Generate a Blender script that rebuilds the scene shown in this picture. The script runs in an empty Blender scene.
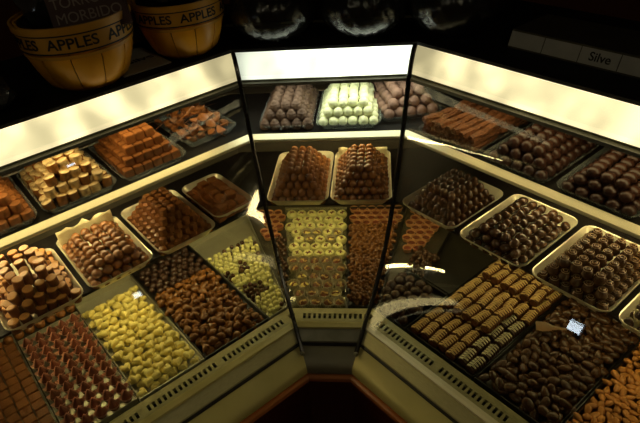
import bpy, bmesh, math, random
from mathutils import Vector, Matrix, noise
PI = math.pi
rnd = random.Random(7)
scn = bpy.context.scene
COL = scn.collection

# ------------------------------------------------------------------ camera, world, exposure
F_PX, PITCH, YAW, ROLL = 560.0, 0.6128937, -0.1378436, -0.0906264
CAM = Vector((0.1136745, -0.8055846, 1.7161881))
fw = Vector((math.sin(YAW)*math.cos(PITCH), math.cos(YAW)*math.cos(PITCH), -math.sin(PITCH)))
rt = Vector((math.cos(YAW), -math.sin(YAW), 0)); up = rt.cross(fw)
r2 = rt*math.cos(ROLL) + up*math.sin(ROLL); u2 = up*math.cos(ROLL) - rt*math.sin(ROLL)
cd = bpy.data.cameras.new('camera'); cam = bpy.data.objects.new('camera', cd); COL.objects.link(cam)
cd.sensor_width = 36.0; cd.lens = F_PX*36/640; cd.clip_start = .02; cd.clip_end = 50
M3 = Matrix((r2, u2, -fw)).transposed()
cam.matrix_world = Matrix.Translation(CAM) @ M3.to_4x4()
scn.camera = cam
w = bpy.data.worlds.new('world'); scn.world = w; w.use_nodes = True
w.node_tree.nodes['Background'].inputs[0].default_value = (0.05, 0.04, 0.03, 1)
w.node_tree.nodes['Background'].inputs[1].default_value = 0.2
scn.view_settings.view_transform = 'Standard'; scn.view_settings.look = 'None'
scn.view_settings.gamma = 1; scn.view_settings.use_curve_mapping = False
scn.view_settings.exposure = 0.0
scn.cycles.sample_clamp_indirect = 4; scn.cycles.max_bounces = 8; scn.cycles.transparent_max_bounces = 12
WARM = (1.0, 0.84, 0.46); TUBEC = (1.0, .78, .36); COOL = (0.96, 1.0, 0.80); LOWC = (1.0, .80, .32)
E_DIFF = {'L': 1.6, 'C': 1.9, 'R': 1.6}      # front diffuser of each canopy
E_DOWN = {'L': 5.0, 'C': 6.5, 'R': 3.0}       # open underside of each canopy
E_LOW = {'L': 27.0, 'C': 20.0, 'R': 12.0}         # tube under each lower shelf
E_TUBE = {'L': 52.0, 'C': 42.0, 'R': 36.0}       # tube under each upper shelf
E_ROOM = 18.0; E_WIN = 9.0

# ------------------------------------------------------------------ materials
def nodes(name):
    m = bpy.data.materials.new(name); m.use_nodes = True
    nt = m.node_tree; return m, nt, nt.nodes['Principled BSDF']
def mat(name, c, rough=.5, metal=0, c2=None, scale=60, bump=0, spec=.5, coat=0, detail=3, bscale=None, stretch=None, contrast=None, emit=None, obj_var=0):
    m, nt, p = nodes(name); N = nt.nodes; L = nt.links
    p.inputs['Roughness'].default_value = rough; p.inputs['Metallic'].default_value = metal
    p.inputs['Specular IOR Level'].default_value = spec; p.inputs['Coat Weight'].default_value = coat
    p.inputs['Base Color'].default_value = (*c, 1)
    tc = N.new('ShaderNodeTexCoord'); src = tc.outputs['Object']
    if stretch:
        mp = N.new('ShaderNodeMapping'); mp.inputs['Scale'].default_value = stretch; L.new(src, mp.inputs[0]); src = mp.outputs[0]
    if c2 is not None:
        n = N.new('ShaderNodeTexNoise'); n.inputs['Scale'].default_value = scale; n.inputs['Detail'].default_value = detail
        L.new(src, n.inputs['Vector'])
        r = N.new('ShaderNodeValToRGB'); lo, hi = contrast or (.35, .65)
        r.color_ramp.elements[0].position = lo; r.color_ramp.elements[1].position = hi
        r.color_ramp.elements[0].color = (*c, 1); r.color_ramp.elements[1].color = (*c2, 1)
        L.new(n.outputs['Fac'], r.inputs[0]); out = r.outputs[0]
        if obj_var:
            oi = N.new('ShaderNodeObjectInfo'); mr = N.new('ShaderNodeMapRange')
            mr.inputs[3].default_value = 1-obj_var; mr.inputs[4].default_value = 1+obj_var
            L.new(oi.outputs['Random'], mr.inputs[0])
            hs = N.new('ShaderNodeHueSaturation'); L.new(out, hs.inputs['Color']); L.new(mr.outputs[0], hs.inputs['Value']); out = hs.outputs[0]
        L.new(out, p.inputs['Base Color'])
    if bump:
        n2 = N.new('ShaderNodeTexNoise'); n2.inputs['Scale'].default_value = bscale or scale*2; n2.inputs['Detail'].default_value = 4
        L.new(src, n2.inputs['Vector'])
        b = N.new('ShaderNodeBump'); b.inputs['Strength'].default_value = bump; b.inputs['Distance'].default_value = .002
        L.new(n2.outputs['Fac'], b.inputs['Height']); L.new(b.outputs[0], p.inputs['Normal'])
    return m
def choc(name, c, k=1.35, rough=.38, bump=.25, scale=90, var=.14, spec=.5):
    return mat(name, c, rough, 0, tuple(min(1, x*k) for x in c), scale, bump, spec, obj_var=var, bscale=220)
def emis(name, col, s, blotch=0):
    m = bpy.data.materials.new(name); m.use_nodes = True; nt = m.node_tree; nt.nodes.clear()
    o = nt.nodes.new('ShaderNodeOutputMaterial'); e = nt.nodes.new('ShaderNodeEmission')
    e.inputs[0].default_value = (*col, 1); e.inputs[1].default_value = s; nt.links.new(e.outputs[0], o.inputs[0])
    if blotch:
        tc = nt.nodes.new('ShaderNodeTexCoord'); n = nt.nodes.new('ShaderNodeTexNoise'); n.inputs['Scale'].default_value = 11; n.inputs['Detail'].default_value = 1
        mr = nt.nodes.new('ShaderNodeMapRange'); mr.inputs[1].default_value = .3; mr.inputs[2].default_value = .7
        mr.inputs[3].default_value = s*(1-blotch); mr.inputs[4].default_value = s*(1+blotch)
        nt.links.new(tc.outputs['Object'], n.inputs['Vector']); nt.links.new(n.outputs['Fac'], mr.inputs[0]); nt.links.new(mr.outputs[0], e.inputs[1])
    return m
def strip_mat(name, col, s, sec):
    m = bpy.data.materials.new(name); m.use_nodes = True; nt = m.node_tree; N = nt.nodes; L = nt.links; N.clear()
    o = N.new('ShaderNodeOutputMaterial'); e = N.new('ShaderNodeEmission'); e.inputs[0].default_value = (*col, 1); L.new(e.outputs[0], o.inputs[0])
    tc = N.new('ShaderNodeTexCoord'); dt = N.new('ShaderNodeVectorMath'); dt.operation = 'DOT_PRODUCT'
    dt.inputs[1].default_value = (*SEC[sec][1], 0); L.new(tc.outputs['Object'], dt.inputs[0]); u = dt.outputs['Value']
    def math_(op, a, b):
        q = N.new('ShaderNodeMath'); q.operation = op
        for i, x in enumerate((a, b)):
            if x is None: continue
            if isinstance(x, (int, float)): q.inputs[i].default_value = x
            else: L.new(x, q.inputs[i])
        return q.outputs[0]
    def rng_(v, a, b, c, d, st='SMOOTHSTEP'):
        q = N.new('ShaderNodeMapRange'); q.interpolation_type = st; L.new(v, q.inputs[0])
        for i, x in enumerate((a, b, c, d)): q.inputs[i+1].default_value = x
        return q.outputs[0]
    # the tube behind the diffuser starts a little way from the corner
    fall = rng_(u, -.19, .0, .45, 1.35, 'SMOOTHSTEP') if sec == 'C' else rng_(u, -.42, -.28, .38, 1.0)
    wav = math_('ADD', math_('MULTIPLY', math_('SINE', math_('MULTIPLY', u, 2*math.pi/.085), None), .16), .92)
    n = N.new('ShaderNodeTexNoise'); n.inputs['Scale'].default_value = 16; n.inputs['Detail'].default_value = 1; L.new(tc.outputs['Object'], n.inputs['Vector'])
    nz = rng_(n.outputs['Fac'], .35, .65, .74, 1.12)
    L.new(math_('MULTIPLY', math_('MULTIPLY', fall, wav), math_('MULTIPLY', nz, s)), e.inputs[1])
    return m
def clear(name, tint=(1, 1, 1), ior=1.45, rough=.02, gain=1.0, body=0, body_col=(.8, .8, .8), bump=0, bscale=40, bstretch=None):
    m = bpy.data.materials.new(name); m.use_nodes = True; nt = m.node_tree; N = nt.nodes; L = nt.links; N.clear()
    o = N.new('ShaderNodeOutputMaterial'); t = N.new('ShaderNodeBsdfTransparent'); t.inputs[0].default_value = (*tint, 1)
    g = N.new('ShaderNodeBsdfGlossy'); g.inputs['Roughness'].default_value = rough
    f = N.new('ShaderNodeFresnel'); ge = N.new('ShaderNodeNewGeometry'); mi = N.new('ShaderNodeMapRange')   # a thin sheet reflects alike from both of its faces
    mi.inputs[3].default_value = ior; mi.inputs[4].default_value = 1/ior; L.new(ge.outputs['Backfacing'], mi.inputs[0]); L.new(mi.outputs[0], f.inputs[0])
    mu = N.new('ShaderNodeMath'); mu.operation = 'MULTIPLY'; mu.inputs[1].default_value = gain; mu.use_clamp = True
    L.new(f.outputs[0], mu.inputs[0])
    base = t.outputs[0]
    if body:
        d = N.new('ShaderNodeBsdfDiffuse'); d.inputs[0].default_value = (*body_col, 1)
        x = N.new('ShaderNodeMixShader'); x.inputs[0].default_value = body
        L.new(t.outputs[0], x.inputs[1]); L.new(d.outputs[0], x.inputs[2]); base = x.outputs[0]
    mx = N.new('ShaderNodeMixShader'); L.new(mu.outputs[0], mx.inputs[0]); L.new(base, mx.inputs[1]); L.new(g.outputs[0], mx.inputs[2])
    L.new(mx.outputs[0], o.inputs[0])
    if bump:
        tc = N.new('ShaderNodeTexCoord'); nn = N.new('ShaderNodeTexNoise'); nn.inputs['Scale'].default_value = bscale
        src = tc.outputs['Object']
        if bstretch:
            mp = N.new('ShaderNodeMapping'); mp.inputs['Scale'].default_value = bstretch; L.new(src, mp.inputs[0]); src = mp.outputs[0]
        L.new(src, nn.inputs['Vector'])
        b = N.new('ShaderNodeBump'); b.inputs['Strength'].default_value = bump; b.inputs['Distance'].default_value = .004
        L.new(nn.outputs['Fac'], b.inputs['Height']); L.new(b.outputs[0], g.inputs['Normal'])
    return m

M = {}
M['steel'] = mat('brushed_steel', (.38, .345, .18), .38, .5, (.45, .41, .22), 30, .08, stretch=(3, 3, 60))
M['steel_dk'] = mat('dark_steel', (.20, .19, .13), .40, .6, (.26, .25, .18), 30)  # darker steel of the canopy, centre band and post caps
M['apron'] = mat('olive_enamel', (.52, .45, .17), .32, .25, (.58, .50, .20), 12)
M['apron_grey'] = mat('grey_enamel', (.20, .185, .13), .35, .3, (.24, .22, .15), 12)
M['wood_lit'] = mat('lit_wood_edge', (.36, .11, .03), .25, 0, (.46, .16, .045), 9, .1)  # base wood's rounded edge, with the light it catches put into the colour
M['rail'] = mat('pale_rail', (.84, .76, .52), .42, .35, (.90, .82, .56), 20)
M['black'] = mat('black_trim', (.010, .009, .008), .32, 0, (.016, .014, .012), 20)
M['ledge'] = mat('black_laminate', (.007, .006, .005), .6, 0, (.014, .012, .010), 15, .05, spec=.2)
M['slot'] = mat('vent_dark', (.006, .006, .005), .8)
M['mullion'] = mat('dark_bar', (.03, .028, .024), .22, .6, (.05, .045, .04), 40)
M['wood'] = mat('red_wood', (.050, .008, .003), .35, 0, (.075, .013, .005), 8, .1, stretch=(1, 1, 14))
M['deckp'] = mat('deck_grey', (.055, .05, .035), .45, .3, (.08, .07, .05), 20)
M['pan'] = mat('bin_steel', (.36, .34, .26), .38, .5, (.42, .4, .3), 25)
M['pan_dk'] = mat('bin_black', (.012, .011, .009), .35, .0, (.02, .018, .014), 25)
M['bronze'] = mat('back_olive', (.30, .25, .07), .5, .1, (.36, .30, .09), 14)
M['dback'] = mat('back_dark', (.02, .016, .011), .5, 0, (.03, .025, .017), 10)
M['tray'] = mat('silver_tray', (.80, .75, .54), .3, .4, (.88, .82, .60), 40)
M['ctray'] = clear('clear_tray', (.9, .92, .92), 1.5, .12, 1.3, .16, (.55, .6, .6), .4, 60)
M['glass'] = clear('case_glass', (.97, .98, .96), 1.5, .012, 1.35)
M['gshelf'] = clear('glass_shelf', (.55, .58, .5), 1.45, .06, .8, .35, (.05, .05, .04))
M['divider'] = clear('acrylic', (.85, .86, .75), 1.5, .08, 1.4, .25, (.6, .55, .35))
M['bowl'] = clear('cut_glass', (.72, .73, .70), 1.5, .2, 1.1, .14, (.06, .06, .055))
M['wall'] = mat('brown_wall', (.20, .06, .018), .6, 0, (.26, .08, .024), 4)
M['floor'] = mat('dark_floor', (.035, .012, .009), .45, 0, (.05, .018, .013), 5)
M['ceil'] = mat('dim_ceiling', (.10, .08, .06), .8)
M['card'] = mat('grey_card', (.42, .41, .36), .6, 0, (.48, .47, .41), 30)
M['card2'] = mat('grey_print', (.50, .50, .42), .6, 0, (.55, .55, .46), 30)
M['card3'] = mat('pale_print', (.66, .64, .56), .6, 0, (.70, .68, .60), 30)
M['ink'] = mat('black_ink', (.008, .007, .006), .6)
M['wicker'] = mat('basket_wood', (.88, .42, .018), .38, 0, (.66, .29, .012), 14, .2, stretch=(1, 1, .15), spec=.4)
M['hoop'] = mat('basket_hoop', (.56, .27, .018), .45, 0, (.66, .33, .025), 20, .15)
M['gap'] = mat('basket_seam', (.035, .014, .004), .8)
M['bag'] = clear('cellophane', (.5, .5, .48), 1.5, .15, 1.6, .5, (.09, .09, .08), 1.0, 12)
M['pack'] = mat('package_brown', (.055, .018, .012), .5, 0, (.07, .025, .016), 20)
M['packink'] = mat('package_print', (.30, .22, .17), .6)
# chocolates
C = {}
C['dark'] = choc('dark_chocolate', (.040, .017, .009), rough=.30)
C['darkred'] = choc('plum_chocolate', (.048, .019, .012), rough=.3)
C['milk'] = choc('milk_chocolate', (.20, .076, .018), rough=.26)
C['nut'] = choc('nut_chocolate', (.15, .057, .011), rough=.25)
C['orange'] = choc('caramel_chocolate', (.25, .090, .024), rough=.38)
C['rich'] = choc('rich_chocolate', (.15, .050, .017), rough=.28)
C['bean'] = choc('bean_chocolate', (.058, .025, .009), rough=.2)
C['dust'] = choc('cocoa_dusted', (.12, .068, .044), rough=.75, bump=.6)
C['pinkdust'] = choc('pink_dusted', (.22, .125, .09), rough=.8, bump=.7)
C['white'] = choc('white_sugar', (.82, .84, .52), 1.2, rough=.7, bump=.5, var=.03)
C['cream'] = choc('cream_chocolate', (.74, .62, .19), 1.12, rough=.42, bump=.1, var=.06)
C['yellow'] = choc('yellow_chocolate', (.66, .62, .25), 1.15, rough=.35, bump=.08, var=.08)
C['almond'] = choc('orange_almond', (.44, .18, .035), 1.25, rough=.45, var=.15)
C['wafer'] = mat('rolled_wafer', (.07, .021, .005), .3, 0, (.16, .052, .010), 80, .9, stretch=(1, 5, 1), obj_var=.15, bscale=120)
C['drizzle'] = choc('white_drizzle', (.72, .66, .42), 1.1, rough=.5, bump=0, var=0)
C['ydrizzle'] = choc('golden_drizzle', (.66, .45, .17), 1.1, rough=.5, bump=0, var=0)
C['tanpral'] = choc('tan_praline_top', (.46, .22, .06), 1.2, rough=.45)
C['scoop'] = mat('scoop_brown', (.13, .07, .025), .4, 0, (.17, .09, .035), 60)
C['tanring'] = choc('tan_icing', (.26, .15, .06), 1.2, rough=.4, var=0)
C['cone'] = choc('cone_chocolate', (.15, .042, .02), rough=.42)
C['redcup'] = choc('red_cup', (.15, .030, .012), 1.2, rough=.5, var=.1)
C['cuppaper'] = clear('thin_paper_case', (.8, .75, .6), 1.45, .3, 1.5, .6, (.72, .64, .42))
C['paper'] = mat('paper_case', (.70, .62, .36), .45, .1, (.8, .72, .45), 60)
C['pinkpaper'] = mat('foil_paper', (.60, .36, .24), .32, .35, (.74, .34, .24), 40)
C['comb'] = mat('comb_paper', (.50, .24, .10), .5, 0, (.56, .28, .12), 60)
M['almondbed'] = mat('almond_crumb', (.25, .09, .014), .6, 0, (.5, .2, .03), 200, .8)
C['tile'] = choc('caramel_tile', (.20, .075, .018), 1.2, rough=.55)
C['bark'] = choc('chocolate_bark', (.13, .048, .018), 2.2, rough=.6, bump=.9, scale=120)
C['foilgold'] = mat('gold_wrap', (.42, .26, .10), .28, .4, (.74, .55, .28), 110, .6)
C['tan'] = mat('tan_top', (.50, .33, .14), .4, 0, (.70, .52, .27), 90, .4, obj_var=.25)

# ------------------------------------------------------------------ helpers
def mesh_of(bm, name, m, smooth=True, angle=None):
    me = bpy.data.meshes.new(name); bmesh.ops.recalc_face_normals(bm, faces=bm.faces)
    bm.to_mesh(me); bm.free()
    for mm in (m if isinstance(m, (list, tuple)) else [m]): me.materials.append(mm)
    if smooth:
        for p in me.polygons: p.use_smooth = True
        if angle is not None: me.set_sharp_from_angle(angle=math.radians(angle))
    return me
def put(name, me, parent=None, loc=(0, 0, 0), rot=(0, 0, 0)):
    o = bpy.data.objects.new(name, me); COL.objects.link(o); o.parent = parent
    o.location = loc; o.rotation_euler = rot; return o
def obj(name, bm, m, parent=None, smooth=False, angle=40): return put(name, mesh_of(bm, name, m, smooth, angle if smooth else None), parent)
def tag(o, label=None, cat=None, group=None, kind=None):
    for k, v in (('label', label), ('category', cat), ('group', group), ('kind', kind)):
        if v: o[k] = v
    return o
def thing(name, label, cat, loc=(0, 0, 0), rz=0, group=None):
    o = bpy.data.objects.new(name, None); o.empty_display_size = .05; COL.objects.link(o); o.location = loc; o.rotation_euler = (0, 0, rz)
    return tag(o, label, cat, group)
def box(bm, x0, x1, y0, y1, z0, z1, mi=0):
    v = [bm.verts.new((x, y, z)) for x in (x0, x1) for y in (y0, y1) for z in (z0, z1)]
    for f in ((0, 1, 3, 2), (4, 6, 7, 5), (0, 4, 5, 1), (2, 3, 7, 6), (0, 2, 6, 4), (1, 5, 7, 3)):
        bm.faces.new([v[i] for i in f]).material_index = mi
def hexa(bm, P):   # 8 points: bottom ring 4, top ring 4
    v = [bm.verts.new(p) for p in P]
    for f in ((0, 1, 2, 3), (4, 5, 6, 7), (0, 1, 5, 4), (1, 2, 6, 5), (2, 3, 7, 6), (3, 0, 4, 7)): bm.faces.new([v[i] for i in f])
def lathe(bm, prof, n=16, mod=None, cap=True):
    rings = []
    for j, (r, z) in enumerate(prof):
        if r < 1e-6: rings.append([bm.verts.new((0, 0, z))]); continue
        rings.append([bm.verts.new(((r*(mod(2*PI*i/n, j, r, z) if mod else 1))*math.cos(2*PI*i/n), (r*(mod(2*PI*i/n, j, r, z) if mod else 1))*math.sin(2*PI*i/n), z)) for i in range(n)])
    for a, b in zip(rings, rings[1:]):
        if len(a) == 1 and len(b) == 1: continue
        for i in range(n):
            k = (i+1) % n
            if len(a) == 1: bm.faces.new((a[0], b[k], b[i]))
            elif len(b) == 1: bm.faces.new((a[i], a[k], b[0]))
            else: bm.faces.new((a[i], a[k], b[k], b[i]))
    if cap and len(rings[0]) > 1: bm.faces.new(rings[0])
    if cap and len(rings[-1]) > 1: bm.faces.new(rings[-1])

# ------------------------------------------------------------------ the three counter sections
W = 0.072; T = math.tan(PI/8); c45 = math.sqrt(.5); UEND = .92
SEC = {'C': ((0, 0), (1, 0), (0, 1), 0.0), 'L': ((-W, 0), (-c45, -c45), (-c45, c45), PI/4), 'R': ((W, 0), (c45, -c45), (c45, c45), -PI/4)}
def SP(s, u, d, z):
    o, a, n, _ = SEC[s]; return Vector((o[0]+a[0]*u+n[0]*d, o[1]+a[1]*u+n[1]*d, z))
def ulim(s, d):
    return (-(W+d*T), W+d*T) if s == 'C' else (-d*T, UEND)
def sweep(bm, s, prof, closed=True, u0=None, u1=None, seg=1, inset=0.0):
    """extrude a (d, z) outline along a section, mitred at the corners"""
    rows = []
    for j in range(seg+1):
        row = []
        for d, z in prof:
            a, b = ulim(s, d)
            if s == 'C': a += inset; b -= inset
            else: a += inset
            if u0 is not None: a = u0
            if u1 is not None: b = u1
            row.append(bm.verts.new(SP(s, a+(b-a)*j/seg, d, z)))
        rows.append(row)
    n = len(prof); rng = range(n) if closed else range(n-1)
    for r, q in zip(rows, rows[1:]):
        for i in rng:
            k = (i+1) % n; bm.faces.new((r[i], r[k], q[k], q[i]))
    if closed: bm.faces.new(rows[0]); bm.faces.new(rows[-1])
def sweep_part(name, s, prof, m, parent, smooth=False, **k):
    bm = bmesh.new(); sweep(bm, s, prof, **k); return obj(name, bm, m, parent, smooth, 35)
GL = [(.003, .850), (.030, .873), (.060, .902), (.088, .936), (.112, .972), (.134, .012+1.0), (.152, 1.055), (.172, 1.105), (.189, 1.155), (.203, 1.200), (.216, 1.250), (.228, 1.292), (.238, 1.318), (.248, 1.336), (.258, 1.347)]
def thick(prof, t):
    out = []
    for i, (d, z) in enumerate(prof):
        a = prof[max(0, i-1)]; b = prof[min(len(prof)-1, i+1)]
        dx, dz = b[0]-a[0], b[1]-a[1]; l = math.hypot(dx, dz); out.append((d+dz/l*t, z-dx/l*t))
    return prof + out[::-1]

# room shell
def room():
    bm = bmesh.new(); box(bm, -3, 3, -3, 2.2, -.1, 0); tag(obj('floor', bm, M['floor']), kind='structure')
    bm = bmesh.new(); box(bm, -3, 3, -3, 2.2, 2.8, 2.9); tag(obj('ceiling', bm, M['ceil']), kind='structure')
    for nm, b in (('wall_back', (-3, 3, 2.2, 2.3, 0, 2.8)), ('wall_front', (-3, 3, -3.1, -3, 0, 2.8)), ('wall_left', (-3.1, -3, -3, 2.2, 0, 2.8)), ('wall_right', (3, 3.1, -3, 2.2, 0, 2.8))):
        bm = bmesh.new(); box(bm, *b); tag(obj(nm, bm, M['wall']), kind='structure')
room()
def shop_window(n, c, ax, w_, h_):
    # small daylight windows across the shop, seen only as glints in the curved glass
    bm = bmesh.new(); bf = bmesh.new(); t = .02
    def B(b_, a0, a1, z0, z1, d0, d1):
        if ax == 'x': box(b_, c[0]+min(d0, d1), c[0]+max(d0, d1), c[1]+a0, c[1]+a1, c[2]+z0, c[2]+z1)
        else: box(b_, c[0]+a0, c[0]+a1, c[1]+min(d0, d1), c[1]+max(d0, d1), c[2]+z0, c[2]+z1)
    sg = 1 if (ax == 'x' and c[0] < 0) or ax == 'y' else -1
    B(bm, -w_/2, w_/2, -h_/2, h_/2, 0, sg*.01)
    for a0, a1, z0, z1 in ((-w_/2-t, w_/2+t, h_/2, h_/2+t), (-w_/2-t, w_/2+t, -h_/2-t, -h_/2), (-w_/2-t, -w_/2, -h_/2, h_/2), (w_/2, w_/2+t, -h_/2, h_/2)): B(bf, a0, a1, z0, z1, 0, sg*.03)
    o = obj('window_%d' % n, bf, M['black']); tag(o, kind='structure'); obj('pane', bm, emis('daylight', (.75, .88, 1), E_WIN), o)
shop_window(1, (-3, -2.16, 1.31), 'x', .13, .10)
shop_window(2, (3, -2.40, 1.77), 'x', .10, .07)

NAMES = {'L': 'left', 'C': 'centre', 'R': 'right'}
LBL = {'L': 'left refrigerated counter section with warm light strip and curved glass, below the apple baskets',
       'C': 'short centre counter section between the two dark corner posts, with white light strip',
       'R': 'right counter section with warm light strip, reaching to the right edge of the photo'}
CASE = {}
for s in 'LCR':
    t = thing('display_case', LBL[s], 'display counter', SP(s, 0 if s == 'C' else .3, .2, 0), 0, 'counter sections joined in a corner')
    bpy.context.view_layer.update()
    inv = Matrix.Translation(-Vector(t.location))
    CASE[s] = (t, inv)
    def P(name, prof, m, smooth=False, par=None, **k):
        bm = bmesh.new(); sweep(bm, s, prof, **k); bmesh.ops.transform(bm, matrix=inv, verts=bm.verts); return obj(name, bm, m, par or t, smooth, 35)
    bp = P('base_panel', [(-.050, .02), (-.050, .762), (-.064, .762), (-.064, .02)], M['wood'])
    P('base_rim', [(-.050, .762), (-.050, .770), (-.0615, .7745), (-.0655, .7745), (-.0695, .771), (-.0700, .762)], M['wood_lit'], True, par=bp)
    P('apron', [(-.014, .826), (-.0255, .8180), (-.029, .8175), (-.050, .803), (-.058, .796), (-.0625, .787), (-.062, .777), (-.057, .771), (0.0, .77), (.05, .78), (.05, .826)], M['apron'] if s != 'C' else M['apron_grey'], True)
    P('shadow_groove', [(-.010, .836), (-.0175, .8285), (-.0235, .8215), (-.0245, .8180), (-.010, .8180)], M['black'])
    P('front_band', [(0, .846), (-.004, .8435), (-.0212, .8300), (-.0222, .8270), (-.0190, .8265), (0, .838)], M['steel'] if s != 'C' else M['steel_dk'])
    P('lip', [(-.001, .8505), (.012, .8535), (.012, .846), (-.001, .846)], M['rail'] if s == 'R' else M['apron'])
    # vent grille: two rails with bars between
    bm = bmesh.new(); zt = .8565
    sweep(bm, s, [(.012, .8535), (.019, .8548), (.019, .850), (.012, .850)])
    sweep(bm, s, [(.031, .8572), (.044, .8598), (.044, .850), (.031, .850)])
    a, b = ulim(s, .019); u = a+.004
    cnt = 0
    while u < b-.004:
        wd = .0052 if cnt % 14 else .018
        hexa(bm, [SP(s, u, .018, .852), SP(s, u+wd, .018, .852), SP(s, u+wd, .032, .854), SP(s, u, .032, .854), SP(s, u, .018, .8546), SP(s, u+wd, .018, .8546), SP(s, u+wd, .032, .8572), SP(s, u, .032, .8572)])
        u += wd+.0056; cnt += 1
    bmesh.ops.transform(bm, matrix=inv, verts=bm.verts); obj('vent_grille', bm, M['steel'], t)
    P('air_channel', [(.012, .8495), (.044, .8495), (.044, .846), (.012, .846)], M['slot'])
    P('deck', [(.044, .8455), (.47, .8455), (.47, .78), (.044, .78)], M['deckp'])
    P('back_panel', [(.47, .78), (.48, .78), (.48, 1.34), (.47, 1.34)], M['dback'])
    P('olive_lining', [(.462, .86), (.47, .86), (.47, .975), (.462, .975)], M['bronze'], u1={'C': None, 'L': -.06, 'R': .12}[s])
    ls = P('lower_shelf', [(.185, 1.029), (.42, 1.029), (.42, 1.034), (.185, 1.034)], M['ledge'])
    P('shelf_tube', [(.262, 1.021), (.265, 1.017), (.271, 1.017), (.274, 1.021), (.271, 1.025), (.265, 1.025)], emis('low_'+NAMES[s], LOWC, E_LOW[s]), par=ls, u0=(None if s == 'C' else -.07), u1=(None if s == 'C' else .44 if s == 'L' else UEND-.1))
    us = P('upper_shelf', [(.222, 1.172), (.45, 1.172), (.45, 1.179), (.222, 1.179)], M['ledge'])
    P('shelf_rail', [(.2085, 1.1735), (.2070, 1.1765), (.2075, 1.1805), (.2225, 1.1860), (.2225, 1.1735)], M['rail'], par=us)
    tb = P('shelf_tube', [(.335, 1.166), (.338, 1.161), (.344, 1.161), (.347, 1.166), (.344, 1.171), (.338, 1.171)], emis('tube_'+NAMES[s], TUBEC, E_TUBE[s]), par=us, u0=(-.11 if s == 'C' else .14 if s == 'L' else .10), u1=(.11 if s == 'C' else UEND-.1))
    # canopy
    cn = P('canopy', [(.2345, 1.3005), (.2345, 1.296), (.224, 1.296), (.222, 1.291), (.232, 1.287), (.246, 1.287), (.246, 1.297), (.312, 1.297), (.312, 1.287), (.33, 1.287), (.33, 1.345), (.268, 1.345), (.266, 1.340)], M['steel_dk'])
    P('light_strip', [(.2325, 1.3010), (.2650, 1.3460), (.2685, 1.3445), (.2362, 1.2995)], strip_mat('strip_'+NAMES[s], COOL if s == 'C' else WARM, E_DIFF[s], s), par=cn)
    P('downlight', [(.248, 1.2975), (.310, 1.2975), (.310, 1.2955), (.248, 1.2955)], emis('down_'+NAMES[s], COOL if s == 'C' else TUBEC, E_DOWN[s]), par=cn, u0=(None if s == 'C' else -.06))
    P('top_ledge', [(.262, 1.3465), (.262, 1.353), (.60 if s != 'C' else .60, 1.353), (.60, 1.3465)], M['ledge'])
    P('curved_glass', thick(GL, .003), M['glass'], True, inset=.0048)
# corner posts
def post(side):
    pts = [(-.040, .818), (-.018, .838)] + [(d-.004, z+.003) for d, z in GL]
    bm = bmesh.new(); rings = []
    for i, (d, z) in enumerate(pts):
        a = pts[max(0, i-1)]; b = pts[min(len(pts)-1, i+1)]
        def at(d, z): return Vector((side*(W+d*T), d, z))
        tdir = (at(*b)-at(*a)).normalized(); nrm = Vector((-side*math.sin(PI/8), -math.cos(PI/8), 0))
        sd = tdir.cross(nrm).normalized(); nn = sd.cross(tdir).normalized(); c = at(d, z)
        hw, ht = .0042, .003
        rings.append([bm.verts.new(c+sd*hw*x+nn*ht*y) for x, y in ((-1, -1), (-1, .5), (-.5, 1), (.5, 1), (1, .5), (1, -1))])
    for r, q in zip(rings, rings[1:]):
        for i in range(6): bm.faces.new((r[i], r[(i+1) % 6], q[(i+1) % 6], q[i]))
    bm.faces.new(rings[0]); bm.faces.new(rings[-1])
    t = thing('corner_post', 'thin dark corner post %s of the centre section, joining the curved glass panes' % ('left' if side < 0 else 'right'), 'post', (side*W, 0, .8), 0, 'corner posts')
    bmesh.ops.transform(bm, matrix=Matrix.Translation((-side*W, 0, -.8)), verts=bm.verts); obj('bar', bm, M['mullion'], t, True, 30)
    bm = bmesh.new(); bmesh.ops.create_uvsphere(bm, u_segments=10, v_segments=6, radius=.005)
    obj('end_cap', bm, M['steel_dk'], t, True).location = (side*(-.040*T), -.045, .019)
for sd_ in (-1, 1): post(sd_)

# unseen lamps added under the ceiling as dim warm fill for the fronts
def fill_lamp(x, y, label):
    t = thing('fill_lamp', label, 'lamp', (x, y, 2.8), 0, 'added fill lamps')
    bm = bmesh.new(); box(bm, -.10, .10, -.10, .10, -.03, 0); obj('housing', bm, M['black'], t)
    bm = bmesh.new(); box(bm, -.085, .085, -.085, .085, -.034, -.030); obj('panel', bm, emis('room_fill', (1, .86, .55), E_ROOM), t)
fill_lamp(.9, -1.6, 'added square fill lamp under the ceiling behind the viewer, right')
fill_lamp(-.9, -1.6, 'added square fill lamp under the ceiling behind the viewer, left')

# ------------------------------------------------------------------ trays
def rr(w, d, r, n=4):
    pts = []
    for cx, cy, a0 in ((w/2-r, d/2-r, 0), (-w/2+r, d/2-r, PI/2), (-w/2+r, -d/2+r, PI), (w/2-r, -d/2+r, 3*PI/2)):
        for i in range(n+1):
            a = a0+PI/2*i/n; pts.append((cx+r*math.cos(a), cy+r*math.sin(a)))
    return pts
def tray_mesh(w, d, h, flare, m, rim=.0035, name='tray'):
    bm = bmesh.new(); prof = [(-flare, 0, .010), (-.0008, h*.92, .016), (0, h, .017), (0+rim*.5, h+.0008, .019), (rim*.5, h-.0018, .019), (-.001, h-.003, .016), (-flare-.0015, -.0015, .009)]
    rings = []
    for off, z, r in prof:
        rings.append([bm.verts.new((x, y, z)) for x, y in rr(w+2*off-rim, d+2*off-rim, r)])
    bm.faces.new(rings[0]); bm.faces.new(rings[-1])
    for a, b in zip(rings, rings[1:]):
        n = len(a)
        for i in range(n): bm.faces.new((a[i], a[(i+1) % n], b[(i+1) % n], b[i]))
    return mesh_of(bm, name, m, True, 35)
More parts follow.
